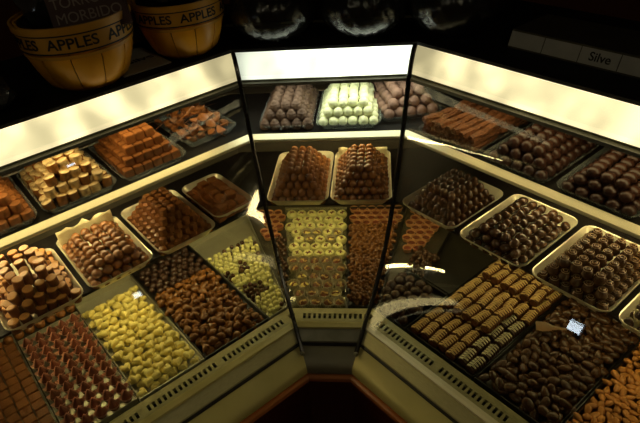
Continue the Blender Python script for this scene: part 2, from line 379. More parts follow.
def local(s, u, d, z, rz=0):
    """matrix with x to the viewer's right along the counter and y towards the back"""
    return Matrix.Translation(SP(s, u, d, z)) @ Matrix.Rotation(SEC[s][3]+rz, 4, 'Z')

# ------------------------------------------------------------------ piece prototypes (z up, base at 0)
def piece_lathe(prof, n=14, mod=None):
    def f(name, m):
        bm = bmesh.new(); lathe(bm, prof, n, mod); return mesh_of(bm, name, m, True, 50)
    return f
def dome(r, h, ring=True):
    p = [(r*.80, 0), (r*.98, h*.12), (r, h*.32), (r*.9, h*.6), (r*.66, h*.84)]
    if ring: p += [(r*.46, h*.93), (r*.38, h*.87), (r*.28, h*.9), (r*.14, h*1.0), (0, h*1.02)]
    else: p += [(r*.35, h*.96), (0, h)]
    return piece_lathe(p, 14)
def ridged(r, h):
    p = [(r*.9, 0), (r, h*.15), (r*.93, h*.32), (r*.97, h*.40), (r*.78, h*.56), (r*.82, h*.64), (r*.52, h*.8), (r*.5, h*.86), (r*.2, h*.97), (0, h*1.02)]
    return piece_lathe(p, 12, lambda a, j, rr_, z: 1+.05*math.cos(4*a+j*.5))
def ball(r, amp=.06, sub=2, sc=(1, 1, 1), seed=0):
    def f(name, m):
        bm = bmesh.new(); bmesh.ops.create_icosphere(bm, subdivisions=sub, radius=r)
        for v in bm.verts:
            k = 1+amp*noise.noise(v.co*(2.2/r)+Vector((seed*3.1, seed, 0))); v.co = Vector((v.co.x*k*sc[0], v.co.y*k*sc[1], v.co.z*k*sc[2]))
        lo = min(v.co.z for v in bm.verts)
        for v in bm.verts: v.co.z -= lo
        return mesh_of(bm, name, m, True)
    return f
def egg(l, wd, h, taper=.25, amp=.03, seed=0):
    def f(name, m):
        bm = bmesh.new(); bmesh.ops.create_uvsphere(bm, u_segments=12, v_segments=9, radius=1)
        for v in bm.verts:
            x, y, z = v.co; k = (1-taper*z)*(1+amp*noise.noise(v.co*2+Vector((seed, 0, 0)))); v.co = Vector((x*wd/2*k, z*l/2, y*h/2*k+h/2))
        lo = min(v.co.z for v in bm.verts)
        for v in bm.verts: v.co.z -= lo
        return mesh_of(bm, name, m, True)
    return f
def block(x, y, z, bev=.0012, rough=0, seed=0):
    def f(name, m):
        bm = bmesh.new(); box(bm, -x/2, x/2, -y/2, y/2, 0, z)
        if rough:
            bmesh.ops.subdivide_edges(bm, edges=bm.edges, cuts=5, use_grid_fill=True)
            for v in bm.verts: v.co += noise.noise_vector(v.co*(300 if rough > .003 else 160)+Vector((seed*7, 0, 0)))*rough
            for v in bm.verts: v.co.z = max(0, v.co.z)
        elif bev: bmesh.ops.bevel(bm, geom=bm.edges, offset=bev, segments=2, affect='EDGES')
        return mesh_of(bm, name, m, True, 50)
    return f
def nugget(r, seed):
    def f(name, m):
        q = random.Random(seed); bm = bmesh.new()
        for i in range(11):
            v = Vector((q.gauss(0, 1), q.gauss(0, 1), q.gauss(0, 1))).normalized()*r; bm.verts.new((v.x*1.15, v.y*.85, v.z*.75+r*.7))
        res = bmesh.ops.convex_hull(bm, input=bm.verts)
        for v in [v for v in bm.verts if not v.link_faces]: bm.verts.remove(v)
        bmesh.ops.bevel(bm, geom=bm.edges, offset=r*.10, segments=1, affect='EDGES')
        lo = min(v.co.z for v in bm.verts)
        for v in bm.verts: v.co.z -= lo
        return mesh_of(bm, name, m, True, 35)
    return f
def heart(sz, h):
    def f(name, m):
        bm = bmesh.new(); N = 20; ring = []
        for i in range(N):
            t = 2*PI*i/N; x = 16*math.sin(t)**3; y = 13*math.cos(t)-5.6*math.cos(2*t)-2*math.cos(3*t)-math.cos(4*t)
            ring.append((x/34*sz, (y+2.5)/34*sz))
        lv = [(.80, 0), (1.0, h*.25), (.98, h*.5), (.82, h*.8), (.5, h*.97)]
        rings = [[bm.verts.new((x*k, y*k, z)) for x, y in ring] for k, z in lv]
        for a, b in zip(rings, rings[1:]):
            for i in range(N): bm.faces.new((a[i], a[(i+1) % N], b[(i+1) % N], b[i]))
        c = bm.verts.new((0, 0, h)); 
        for i in range(N): bm.faces.new((rings[-1][i], rings[-1][(i+1) % N], c))
        bm.faces.new(rings[0]); return mesh_of(bm, name, m, True, 60)
    return f
def roll(l, r, seed=0):
    def f(name, m):
        bm = bmesh.new(); n = 14; K = 21; rings = []
        for j in range(K):
            t = j/(K-1); e = 1-.18*(abs(2*t-1)**6); k = e*(1+.075*math.sin(j*1.9+seed))
            rings.append([bm.verts.new((r*k*math.cos(2*PI*i/n)*1.05, (t-.5)*l, r+r*k*math.sin(2*PI*i/n)*.95)) for i in range(n)])
        for a, b in zip(rings, rings[1:]):
            for i in range(n): bm.faces.new((a[i], a[(i+1) % n], b[(i+1) % n], b[i]))
        bm.faces.new(rings[0]); bm.faces.new(rings[-1]); return mesh_of(bm, name, m, True, 50)
    return f
def tube(bm, pts, r, n=5, closed=False):
    rings = []
    for i, p in enumerate(pts):
        a = pts[max(0, i-1)]; b = pts[min(len(pts)-1, i+1)]; t = (b-a).normalized()
        s = t.cross(Vector((.13, .21, 1))).normalized(); q = s.cross(t)
        rings.append([bm.verts.new(p+s*r*math.cos(2*PI*k/n)+q*r*math.sin(2*PI*k/n)) for k in range(n)])
    for a, b in zip(rings, rings[1:]):
        for i in range(n): bm.faces.new((a[i], a[(i+1) % n], b[(i+1) % n], b[i]))
    bm.faces.new(rings[0]); bm.faces.new(rings[-1])
def drizzle(l, r, waves, amp, th=.0007):
    def f(name, m):
        bm = bmesh.new(); pts = []; K = waves*6
        for j in range(K+1):
            y = (j/K-.5)*l*.92; a = PI/2+amp*math.sin(2*PI*waves*j/K)
            pts.append(Vector((r*1.06*math.cos(a), y, r+r*1.0*math.sin(a))))
        tube(bm, pts, th); return mesh_of(bm, name, m, True)
    return f
def cup(r, h, n=28, flare=1.18, fl=.05, t=.0005):
    return piece_lathe([(r*.85, 0), (r, h*.3), (r*flare, h), (r*flare-t, h), (r-t, h*.3+t), (r*.83, t*2)], n, lambda a, j, rr_, z: 1+fl*math.cos(n/2*a))
def combcup(r, h):
    def f(name, m):
        bm = bmesh.new(); lathe(bm, [(r*.9, 0), (r*1.08, h), (r*.92, h), (r*.78, .001)], 12, None, True); return mesh_of(bm, name, m, True, 40)
    return f

# ------------------------------------------------------------------ placing repeats
def proto(name, parts):
    """parts: list of (name, mesh); first is the piece, the rest are its children"""
    return name, parts
def drop(P, Mx, label, cat, group):
    name, parts = P
    o = bpy.data.objects.new(name, parts[0][1]); COL.objects.link(o); o.matrix_world = Mx
    o['label'] = label; o['category'] = cat; o['group'] = group
    for pn, me in parts[1:]:
        c = bpy.data.objects.new(pn, me); COL.objects.link(c); c.parent = o
    return o
def rotm(rx, ry, rz): return Matrix.Rotation(rz, 4, 'Z') @ Matrix.Rotation(rx, 4, 'X') @ Matrix.Rotation(ry, 4, 'Y')
COUNT = {}
def pile(base, protos, nx, ny, layers, px, py, pz, label, cat, group, dx=0, dy=0, jit=.0008, tilt=.08, spin=PI, stair=1, z0=.001, scale=.03):
    """a truncated pyramid of pieces: only the outer ones, which the photo shows"""
    n = 0
    for k in range(layers):
        cx, cy = nx-k*stair, ny-k*stair
        top = k == layers-1
        for i in range(cx):
            for j in range(cy):
                if not top and 0 < i < cx-1 and j > 1: 
                    if not (top or (stair > 1)): 
                        continue
                if not top and j == cy-1 and 0 < i < cx-1: continue
                x = (i-(cx-1)/2)*px+dx; y = (j-(cy-1)/2)*py+dy
                m = base @ Matrix.Translation((x+rnd.uniform(-jit, jit), y+rnd.uniform(-jit, jit), z0+k*pz+rnd.uniform(0, .0004))) @ rotm(rnd.uniform(-tilt, tilt), rnd.uniform(-tilt, tilt), rnd.uniform(-spin, spin)) @ Matrix.Scale(1+rnd.uniform(-scale, scale), 4)
                drop(rnd.choice(protos), m, label, cat, group); n += 1
    COUNT[group] = COUNT.get(group, 0)+n
def heap(s, poly, protos, pitch, label, cat, group, z0=.8505, layers=2, dz=.008, flip=.5, limit=300, aspect=1.0, spin=PI, jit=.3, zf=None, pick=None):
    """loose pieces on a jittered lattice inside a (u, d) polygon"""
    us = [p[0] for p in poly]; ds = [p[1] for p in poly]
    def inside(x, y):
        c = False
        for (x1, y1), (x2, y2) in zip(poly, poly[1:]+poly[:1]):
            if (y1 > y) != (y2 > y) and x < (x2-x1)*(y-y1)/(y2-y1)+x1: c = not c
        return c
    spots = []
    for k in range(layers):
        y = min(ds)+pitch*aspect*(.5+.4*k); row = 0
        while y < max(ds)-pitch*.25:
            x = min(us)+pitch*(.5+.5*(row % 2)+.3*k)
            while x < max(us)-pitch*.25:
                X = x+rnd.uniform(-jit, jit)*pitch*.5; Y = y+rnd.uniform(-jit, jit)*pitch*.5
                if inside(X, Y): spots.append((k, X, Y))
                x += pitch*1.02
            y += pitch*.9*aspect; row += 1
    spots.sort(key=lambda q: (-q[0], q[2]))
    for k, X, Y in spots[:limit]:
        z = z0+k*dz+rnd.uniform(0, .002)+(zf(X, Y) if zf else 0)
        m = Matrix.Translation(SP(s, X, Y, z)) @ Matrix.Rotation(SEC[s][3], 4, 'Z') @ rotm(rnd.uniform(-flip, flip), rnd.uniform(-flip, flip), rnd.uniform(-spin, spin)) @ Matrix.Scale(1+rnd.uniform(-.1, .08), 4)
        drop(pick(X, Y, protos) if pick else rnd.choice(protos), m, label if isinstance(label, str) else label(X, Y), cat, group)
    COUNT[group] = COUNT.get(group, 0)+min(limit, len(spots))

def P1(name, f, m): return proto(name, [(name, f(name, m))])
# ------------------------------------------------------------------ upper shelf
def tray(s, u0, u1, d0, dep, z, h, m, label, group, rz=0):
    cu, cdp = (u0+u1)/2, d0+dep/2
    me = tray_mesh(abs(u1-u0)-.002, dep, h, .0125 if h > .015 else .008, m)
    o = put('candy_tray', me); o.matrix_world = local(s, cu, cdp, z, rz)
    tag(o, label, 'tray', group); return o.matrix_world.copy()
ZU, ZL = 1.1808, 1.0362
UG, LG = 'clear trays on the upper shelf', 'silver trays on the lower shelf'
b = tray('C', -.148, -.030, .240, .19, ZU, .013, M['ctray'], 'clear tray of ridged dusty brown truffles, leftmost in the centre section', UG)
pile(b, [P1('truffle', ridged(.0125, .021), C['dust'])], 5, 8, 3, .0225, .0222, .0165, 'ridged cocoa-dusted brown truffle in the tray left of the white ones', 'truffle', 'ridged dusty truffles', spin=.3)
b = tray('C', -.026, .112, .238, .19, ZU, .013, M['ctray'], 'clear tray of white round truffles in the middle of the centre section', UG)
pile(b, [P1('truffle', ball(.0108, .07, 2, (1, 1, .95), i), C['white']) for i in range(2)], 6, 8, 3, .0212, .0212, .0165, 'white round sugared truffle in the brightly lit centre tray', 'truffle', 'white truffles')
a45 = math.radians(14.5)
me = tray_mesh(.134, .19, .013, .008, M['ctray']); o = put('candy_tray', me)
p0 = Vector((.112, .256, 0)); ax = Vector((math.cos(a45), math.sin(a45), 0)); ay = Vector((-math.sin(a45), math.cos(a45), 0))
o.matrix_world = Matrix.Translation(p0+ax*.068+ay*.096+Vector((0, 0, ZU))) @ Matrix.Rotation(a45, 4, 'Z')
tag(o, 'clear tray of pale pinkish truffles behind the right corner post', 'tray', UG); b = o.matrix_world.copy()
pile(b, [P1('truffle', ball(.0122, .06, 2, (1, 1, 1), i+5), C['pinkdust']) for i in range(2)], 5, 8, 3, .0238, .022, .018, 'pale pinkish-brown dusted round truffle behind the right corner post', 'truffle', 'pinkish dusted truffles')
# left section, upper shelf (local x runs opposite to u)
b = tray('L', -.098, .028, .262, .18, ZU, .013, M['ctray'], 'clear tray of irregular milk chocolate nuggets beside the left corner post', UG)
NG = [P1('chocolate_nugget', nugget(.0135, i), C['orange']) for i in range(4)]
pile(b, NG, 5, 7, 3, .0215, .0225, .014, 'irregular faceted milk chocolate nugget in the tray beside the left corner post', 'chocolate', 'faceted nuggets', jit=.003, tilt=.6, z0=.004)
b = tray('L', .040, .180, .232, .195, ZU, .013, M['ctray'], 'clear tray of stacked reddish-brown chocolate cubes on the left upper shelf', UG)
pile(b, [P1('chocolate_cube', block(.0178, .0178, .0165), C['orange'])], 6, 8, 4, .0198, .0198, .0168, 'reddish-brown milk chocolate cube in a neat stack on the left upper shelf', 'chocolate', 'stacked chocolate cubes', tilt=.01, spin=.05, jit=.0004)
b = tray('L', .187, .325, .232, .195, ZU, .013, M['ctray'], 'clear tray of foil-wrapped pale-topped chocolates on the left upper shelf', UG)
def capped(r, h, side, capm, name='wrapped_chocolate', flare=1.0):
    return proto(name, [(name, piece_lathe([(r*.9, 0), (r, h*.06), (r*flare, h*.9), (r*.95*flare, h*.95)], 14)(name, side)), ('pale_top', piece_lathe([(r*.96*flare, h*.92), (r*1.0*flare, h*.97), (r*.9*flare, h*1.03), (0, h*1.05)], 14)('pale_top', capm))])
pile(b, [capped(.0095, .019, C['milk'], C['foilgold']), capped(.0098, .017, C['foilgold'], C['tan'])], 6, 8, 4, .0208, .0208, .0165, 'short round chocolate in gold and clear wrap with a pale top', 'chocolate', 'gold wrapped chocolates', tilt=.22, jit=.0015)
b = tray('L', .332, .472, .232, .195, ZU, .013, M['ctray'], 'clear tray of plain brown round chocolates at the far left of the upper shelf', UG)
pile(b, [P1('chocolate_drum', piece_lathe([(.0105, 0), (.0108, .003), (.0106, .014), (.0095, .0165), (0, .017)], 14), C['orange'])], 6, 8, 3, .0215, .0212, .0168, 'plain reddish-brown drum-shaped chocolate at the far left of the upper shelf', 'chocolate', 'plain brown drums', tilt=.04)
# right section, upper shelf
b = tray('R', -.078, .070, .226, .195, ZU, .013, M['ctray'], 'clear tray of rough chocolate bark sticks right of the right corner post', UG)
BK = [P1('bark_stick', block(.0118, .080, .0100, 0, .0045, i), C['bark']) for i in range(4)]
pile(b, BK, 7, 2, 3, .0180, .087, .0108, 'rough knobbly chocolate bark stick on the right upper shelf', 'chocolate', 'bark sticks', tilt=.05, spin=.13, stair=0, dx=0)
b = tray('R', .078, .216, .224, .195, ZU, .013, M['ctray'], 'clear tray of plum-brown domed chocolates, middle of the right upper shelf', UG)
pile(b, [P1('domed_chocolate', dome(.0118, .018, False), C['darkred'])], 5, 8, 3, .0235, .0222, .0148, 'smooth plum-brown domed chocolate in the middle tray of the right upper shelf', 'chocolate', 'plum domes middle tray')
b = tray('R', .224, .366, .224, .195, ZU, .013, M['ctray'], 'clear tray of plum-brown chocolates in long rows at the right end of the upper shelf', UG)
pile(b, [P1('domed_chocolate', egg(.023, .023, .018, .12), C['darkred'])], 5, 9, 3, .0248, .0200, .0148, 'plum-brown oval chocolate in long rows at the right end of the upper shelf', 'chocolate', 'plum ovals right end tray', spin=.2)
b = tray('R', .374, .512, .224, .195, ZU, .013, M['ctray'], 'clear tray of dark domes just at the right edge of the photo, upper shelf', UG)
pile(b, [P1('domed_chocolate', dome(.0118, .018, False), C['darkred'])], 5, 8, 2, .0235, .0222, .0148, 'plum-brown dome in the last tray of the upper shelf at the right edge', 'chocolate', 'plum domes last tray')

# ------------------------------------------------------------------ lower shelf
def ltray(s, u0, u1, d0, dep, label, rz=0): return tray(s, u0, u1, d0, dep, ZL, .020, M['tray'], label, LG, rz) @ Matrix.Translation((0, -.004, 0))
SW = P1('swirl_bonbon', dome(.0088, .0165), C['milk'])
b = ltray('C', -.136, -.001, .163, .212, 'silver tray of glossy swirl bonbons, left one of the centre pair')
pile(b, [SW], 7, 10, 5, .0170, .0178, .0135, 'glossy brown bonbon with a swirl top in the left centre tray', 'bonbon', 'swirl bonbons left centre tray', tilt=.05)
b = ltray('C', .001, .133, .163, .212, 'silver tray of glossy bonbons, right one of the centre pair, with wrap behind')
pile(b, [P1('round_bonbon', ball(.0089, .05, 2, (1, 1, .98), 3), C['milk'])], 7, 10, 5, .0170, .0178, .0135, 'glossy round brown bonbon in the right centre tray', 'bonbon', 'round bonbons right centre tray')
b = ltray('L', -.062, .038, .182, .165, 'narrow silver tray of dark caramel squares tucked beside the left corner post')
pile(b, [P1('caramel_square', block(.020, .022, .012), C['orange'])], 4, 6, 3, .0212, .0240, .0125, 'brown caramel square in the shaded tray beside the left corner post', 'caramel', 'caramel squares', tilt=.12, spin=.3, jit=.002)
b = ltray('L', .046, .178, .160, .20, 'silver tray of brown six-sided bonbons, half in shadow, on the left lower shelf')
pile(b, [P1('faceted_bonbon', piece_lathe([(.0082, 0), (.0092, .003), (.0090, .010), (.0070, .0140), (0, .0148)], 6), C['milk'])], 7, 9, 5, .0172, .0182, .0142, 'six-sided flat-topped milk chocolate bonbon in the half-shaded left tray', 'bonbon', 'six-sided bonbons', spin=.08, tilt=.03)
b = ltray('L', .186, .316, .160, .20, 'silver tray of brown egg-shaped chocolates with paper behind, left lower shelf')
pile(b, [P1('chocolate_egg', egg(.0245, .019, .017, .12, .04, i), C['milk']) for i in range(2)], 6, 9, 3, .0195, .0190, .0135, 'smooth brown egg-shaped milk chocolate in the tray with torn paper liner', 'chocolate', 'brown chocolate eggs', spin=.9, tilt=.25, jit=.0015)
bEgg = b
b = ltray('L', .324, .462, .156, .19, 'silver tray of flat-topped round pralines at the left edge of the lower shelf')
pile(b, [capped(.0086, .023, C['rich'], C['tanpral'], 'round_praline', 1.05)], 6, 8, 4, .0208, .0208, .0178, 'round brown praline with a flat tan top in the leftmost lower tray', 'praline', 'flat-topped pralines', tilt=.22, jit=.0018)
b = ltray('R', -.060, .080, .163, .175, 'silver tray of dark glossy bonbons, nearest the right corner post')
pile(b, [P1('dark_bonbon', dome(.0092, .0185, False), C['bean'])], 7, 8, 4, .0168, .0182, .0150, 'dark glossy tall bonbon in the silver tray nearest the right corner post', 'bonbon', 'dark tall bonbons')
b = ltray('R', .091, .234, .158, .195, 'silver tray of dark egg-shaped chocolates, second from the right corner post')
pile(b, [P1('chocolate_egg', egg(.0235, .0185, .017, .1, .04, i), C['bean']) for i in range(2)], 6, 9, 3, .0202, .0195, .0135, 'dark brown egg-shaped chocolate in the second silver tray on the right', 'chocolate', 'dark chocolate eggs', spin=.8, tilt=.25, jit=.0015)
b = ltray('R', .244, .386, .158, .195, 'silver tray of dark bonbons with ringed tops, third from the right corner post')
def ringed():
    nm = 'ringed_bonbon'; bm = bmesh.new()
    for rr_ in (.0068, .0036):
        tube(bm, [Vector((rr_*math.cos(2*PI*i/12), rr_*math.sin(2*PI*i/12), .0165 if rr_ > .005 else .0178)) for i in range(13)], .0007, 4)
    return proto(nm, [(nm, dome(.0105, .0175, False)(nm, C['bean'])), ('ring_icing', mesh_of(bm, 'ring_icing', C['tanring'], True))])
pile(b, [ringed()], 6, 8, 3, .0208, .0208, .0168, 'dark round bonbon with pale ringed icing in the third silver tray on the right', 'bonbon', 'ringed dark bonbons', tilt=.08)
b = ltray('R', .394, .532, .158, .195, 'silver tray of dark chocolates in pale paper cases at the right edge')
DC = proto('cased_chocolate', [('cased_chocolate', dome(.0085, .015, False)('cased_chocolate', C['dark'])), ('paper_case', cup(.0088, .009)('paper_case', C['paper']))])
pile(b, [DC], 6, 8, 3, .0212, .0212, .0150, 'dark chocolate in a pale fluted paper case at the right edge', 'chocolate', 'dark chocolates in pale cases', tilt=.15)

# paper liner scraps behind the egg tray and wrap behind the centre tray
def paper_sheet(w_, h_, seed, m, Mx, label, cat='paper'):
    bm = bmesh.new(); nx, nz = 10, 5; g = []
    for i in range(nx+1):
        g.append([bm.verts.new(((i/nx-.5)*w_, .004*noise.noise(Vector((i*.7, j*.6, seed)))+.004*j/nz, h_*j/nz*(1+.35*noise.noise(Vector((i*.9, seed, 0))) if j == nz else 1))) for j in range(nz+1)])
    for i in range(nx):
        for j in range(nz): bm.faces.new((g[i][j], g[i+1][j], g[i+1][j+1], g[i][j+1]))
    o = obj('paper_liner', bm, m, None, True); md = o.modifiers.new('s', 'SOLIDIFY'); md.thickness = .0004
    o.matrix_world = Mx; tag(o, label, cat, None); return o
paper_sheet(.115, .040, 2, C['paper'], bEgg @ Matrix.Translation((0, .088, .002)), 'crumpled pale paper liner standing behind the brown chocolate eggs')
paper_sheet(.115, .032, 5, C['paper'], local('C', .067, .357, ZL+.004), 'crumpled clear wrap standing at the back of the right centre tray')

# ------------------------------------------------------------------ deck bins
def binpan(s, poly, wall, m, label, z=.8462, t=.0015):
    bm = bmesh.new(); n = len(poly)
    cu = sum(p[0] for p in poly)/n; cd_ = sum(p[1] for p in poly)/n
    def inner(p): 
        v = Vector((cu-p[0], cd_-p[1])); v.normalize(); return (p[0]+v.x*t*1.6, p[1]+v.y*t*1.6)
    o0 = [SP(s, u, d, z) for u, d in poly]; o1 = [SP(s, u, d, z+wall) for u, d in poly]
    i1 = [SP(s, *inner(p), z+wall) for p in poly]; i0 = [SP(s, *inner(p), z+t) for p in poly]
    base = SP(s, cu, cd_, z); R = [[bm.verts.new(p-base) for p in ring] for ring in (o0, o1, i1, i0)]
    for a, b2 in zip(R, R[1:]):
        for i in range(n): bm.faces.new((a[i], a[(i+1) % n], b2[(i+1) % n], b2[i]))
    bm.faces.new(R[0]); bm.faces.new(R[-1])
    o = obj('candy_bin', bm, m); o.location = base; tag(o, label, 'bin', 'bins on the counter deck'); return o
def rect(u0, u1, d0, d1): return [(u0, d0), (u1, d0), (u1, d1), (u0, d1)]
# left: bead bin beside the post
pa = [(-.012, .048), (.030, .048), (.030, .40), (-.150, .40), (-.022, .055)]
binpan('L', pa, .016, M['pan'], 'steel bin of small yellow and brown sugar balls beside the left corner post')
BL = [P1('sugar_ball', ball(.0056, 0, 2), C['yellow']), P1('sugar_ball', ball(.0056, 0, 2), C['bean'])]
def two_tone(X, Y, pr):
    v = noise.noise(Vector((X*26, Y*26, 3.3))); return pr[0] if v+rnd.uniform(-.12, .12) > -.08 else pr[1]
for kk in (0, 1):
    pass
_state = {}
def pick_ball(X, Y, pr):
    p = two_tone(X, Y, pr); _state['y'] = p is pr[0]; return p
ballpoly = [(-.010, .052), (.027, .052), (.027, .31), (-.105, .31), (-.018, .056)]
def balls(s, poly, pitch, layers, limit):
    us = [p[0] for p in poly]
    spots = []
    def inside(x, y):
        c = False
        for (x1, y1), (x2, y2) in zip(poly, poly[1:]+poly[:1]):
            if (y1 > y) != (y2 > y) and x < (x2-x1)*(y-y1)/(y2-y1)+x1: c = not c
        return c
    for k in range(layers):
        y = .054+k*.006; row = 0
        while y < .31:
            x = min(us)+pitch*.5*(row % 2)+k*.005
            while x < max(us):
                if inside(x, y): spots.append((k, x, y))
                x += pitch
            y += pitch*(1.0 if k else .87); row += 1
    spots.sort(key=lambda q: (-q[0], q[2])); ny = {0: 0, 1: 0}
    for k, x, y in spots:
        q = two_tone(x, y, [0, 1])
        if ny[q] >= limit: continue
        ny[q] += 1
        m = Matrix.Translation(SP(s, x+rnd.uniform(-.0022, .0022), y+rnd.uniform(-.0022, .0022), .848+k*.0095+rnd.uniform(0, .004)))
        drop(BL[q], m, ('small shiny yellow sugar ball' if q == 0 else 'small shiny brown chocolate ball')+' in the steel bin beside the left corner post', 'sweet', 'yellow balls' if q == 0 else 'brown balls')
    COUNT['balls'] = sum(ny.values())
balls('L', ballpoly, .0128, 2, 280)
# left: brown hearts / nuts
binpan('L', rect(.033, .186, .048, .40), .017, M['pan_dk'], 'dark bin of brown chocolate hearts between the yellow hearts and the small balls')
HB = [P1('brown_heart', heart(.0250, .0125), C['nut']), P1('brown_heart', heart(.0235, .0135), C['nut']), P1('brown_heart', egg(.024, .018, .013, .45), C['nut'])]
heap('L', rect(.037, .183, .052, .285), HB, .0200, 'glossy brown milk chocolate heart lying loose left of the small ball bin', 'chocolate', 'loose brown hearts', layers=2, dz=.010, flip=.45, limit=290)
DB = [P1('dark_drop', ball(.0082, .08, 2), C['dark'])]
heap('L', rect(.037, .183, .288, .39), DB, .0165, 'very dark round chocolate drop in shade at the back of the brown heart bin', 'chocolate', 'dark drops', layers=1, flip=.3)
# left: yellow hearts
binpan('L', rect(.189, .326, .048, .40), .017, M['pan'], 'steel bin of pale yellow chocolate hearts on the left deck')
YH = [P1('yellow_heart', heart(.0238, .0115), C['cream'])]
heap('L', rect(.192, .323, .052, .350), YH, .0222, 'pale yellow white-chocolate heart lying loose in the left deck bin', 'chocolate', 'loose yellow hearts', layers=2, dz=.0095, flip=.16, limit=290, spin=.9, jit=.22)
# left: cones in foil cases
binpan('L', rect(.329, .457, .058, .372), .012, M['pan'], 'shallow tray of brown chocolate cones in shiny cases on the left deck')
def cone_piece():
    bm = bmesh.new(); lathe(bm, [(.0085, 0), (.0098, .004), (.0068, .012), (.0030, .0205), (.0008, .0245), (0, .0248)], 12)
    me = mesh_of(bm, 'chocolate_cone', C['cone'], True, 60)
    bm = bmesh.new(); n = 16; rings = []
    for r, z, k in ((.0080, 0, 0), (.0098, .005, .05), (.0128, .0115, .17), (.0125, .0115, .17), (.0094, .005, .05)):
        rings.append([bm.verts.new((r*(1+k*math.cos(4*(2*PI*i/n)-PI))*math.cos(2*PI*i/n), r*(1+k*math.cos(4*(2*PI*i/n)-PI))*math.sin(2*PI*i/n), z+(.003*k*5*math.cos(4*(2*PI*i/n)-PI) if k > .1 else 0))) for i in range(n)])
    for a, b2 in zip(rings, rings[1:]):
        for i in range(n): bm.faces.new((a[i], a[(i+1) % n], b2[(i+1) % n], b2[i]))
    return proto('chocolate_cone', [('chocolate_cone', me), ('foil_case', mesh_of(bm, 'foil_case', C['pinkpaper'], True, 50))])
CP = cone_piece()
for i in range(5):
    for j in range(12):
        drop(CP, local('L', .343+i*.0250, .074+j*.0248, .851+rnd.uniform(0, .002), PI/4+rnd.uniform(-.1, .1)) @ rotm(rnd.uniform(-.08, .08), rnd.uniform(-.08, .08), 0), 'pointed brown chocolate cone in a star-edged pinkish foil case', 'chocolate', 'chocolate cones in foil cases')
RB = P1('brown_truffle', ball(.0105, .06, 2), C['milk'])
for i in range(8):
    drop(RB, local('L', .336+i*.0225, .388, .849), 'round brown truffle in the row behind the chocolate cones', 'truffle', 'truffle row behind the cones')
# left: caramel tiles
binpan('L', rect(.460, .60, .048, .42), .012, M['pan'], 'bin of flat caramel squares at the lower left edge')
TL = [P1('caramel_piece', block(.0212, .0214, .007, .001), C['tile'])]
for i in range(6):
    for j in range(15):
        drop(TL[0], local('L', .474+i*.0228, .062+j*.0232, .850+.0008*((i+j) % 2), rnd.uniform(-.08, .08)), 'flat square orange-brown caramel slab at the lower left edge', 'caramel', 'flat caramel slabs')

# centre deck
def cpoly(xl0, xl1, xr0, xr1, d0, d1): return [(xl0, d0), (xr0, d0), (xr1, d1), (xl1, d1)]
binpan('C', cpoly(-.088, -.150, .031, .016, .050, .42), .014, M['divider'], 'clear bin of paper-cased chocolates in the middle of the centre deck')
binpan('C', cpoly(.036, .022, .100, .175, .050, .42), .014, M['pan_dk'], 'dark bin of knobbly brown chocolates right of the paper cases')
CC = {}
for key, cm, capm in (('plain', C['rich'], C['ydrizzle']), ('yellow', C['yellow'], C['rich']), ('white', C['cream'], C['rich'])):
    nm = 'cased_chocolate'; bm = bmesh.new(); q = random.Random(len(key))
    for _ in range(3):
        a = q.uniform(0, PI); pts = [Vector((.0055*t*math.cos(a)+.002*math.sin(4*t), .0055*t*math.sin(a)+.002*math.cos(5*t), .0124-.0022*t*t)) for t in (-1, -.6, -.2, .2, .6, 1)]
        tube(bm, pts, .0015 if key == 'yellow' else .0007, 5)
    if key == 'yellow': CC[key] = proto(nm, [(nm, piece_lathe([(.008, 0), (.0104, .003), (.0105, .0085), (.0085, .0118), (0, .0122)], 14)(nm, cm)), ('paper_case', cup(.0092, .0075)('paper_case', C['paper'])), ('icing', mesh_of(bm, 'icing', capm, True))])
    else: CC[key] = proto(nm, [(nm, piece_lathe([(.007, 0), (.0082, .003), (.0080, .007), (.006, .0100), (0, .0110)], 14)(nm, cm)), ('paper_case', cup(.0090, .0125)('paper_case', C['cuppaper'])), ('icing', mesh_of(bm, 'icing', capm, True))])
j = 0; d = .062
while d < .415:
    f = (d-.05)/.37; xl = -.088-.062*f+.011; xr = .031-.015*f-.010
    n = int((xr-xl)/.0266)+1
    for i in range(n):
        x = xr-.002-i*.0266-(.009 if j % 2 else 0)
        if x < xl-.003: continue
        key = 'plain'
        if d > .215: key = 'yellow' if (d < .25 or d > .33 or rnd.random() < .5) else 'white'
        elif rnd.random() < .2: key = 'white'
        lab = {'plain': 'brown topped chocolate in a pale fluted paper case, front half of the centre deck', 'yellow': 'yellow chocolate with brown strokes in a pale paper case, back half of the centre deck', 'white': 'cream coloured chocolate in a pale paper case on the centre deck'}[key]
        drop(CC[key], local('C', x, d, .8485, rnd.uniform(-PI, PI)) @ rotm(rnd.uniform(-.1, .1), rnd.uniform(-.1, .1), 0) @ Matrix.Scale(1.27, 4), lab, 'chocolate', 'chocolates in paper cases, '+key)
    d += .0275; j += 1
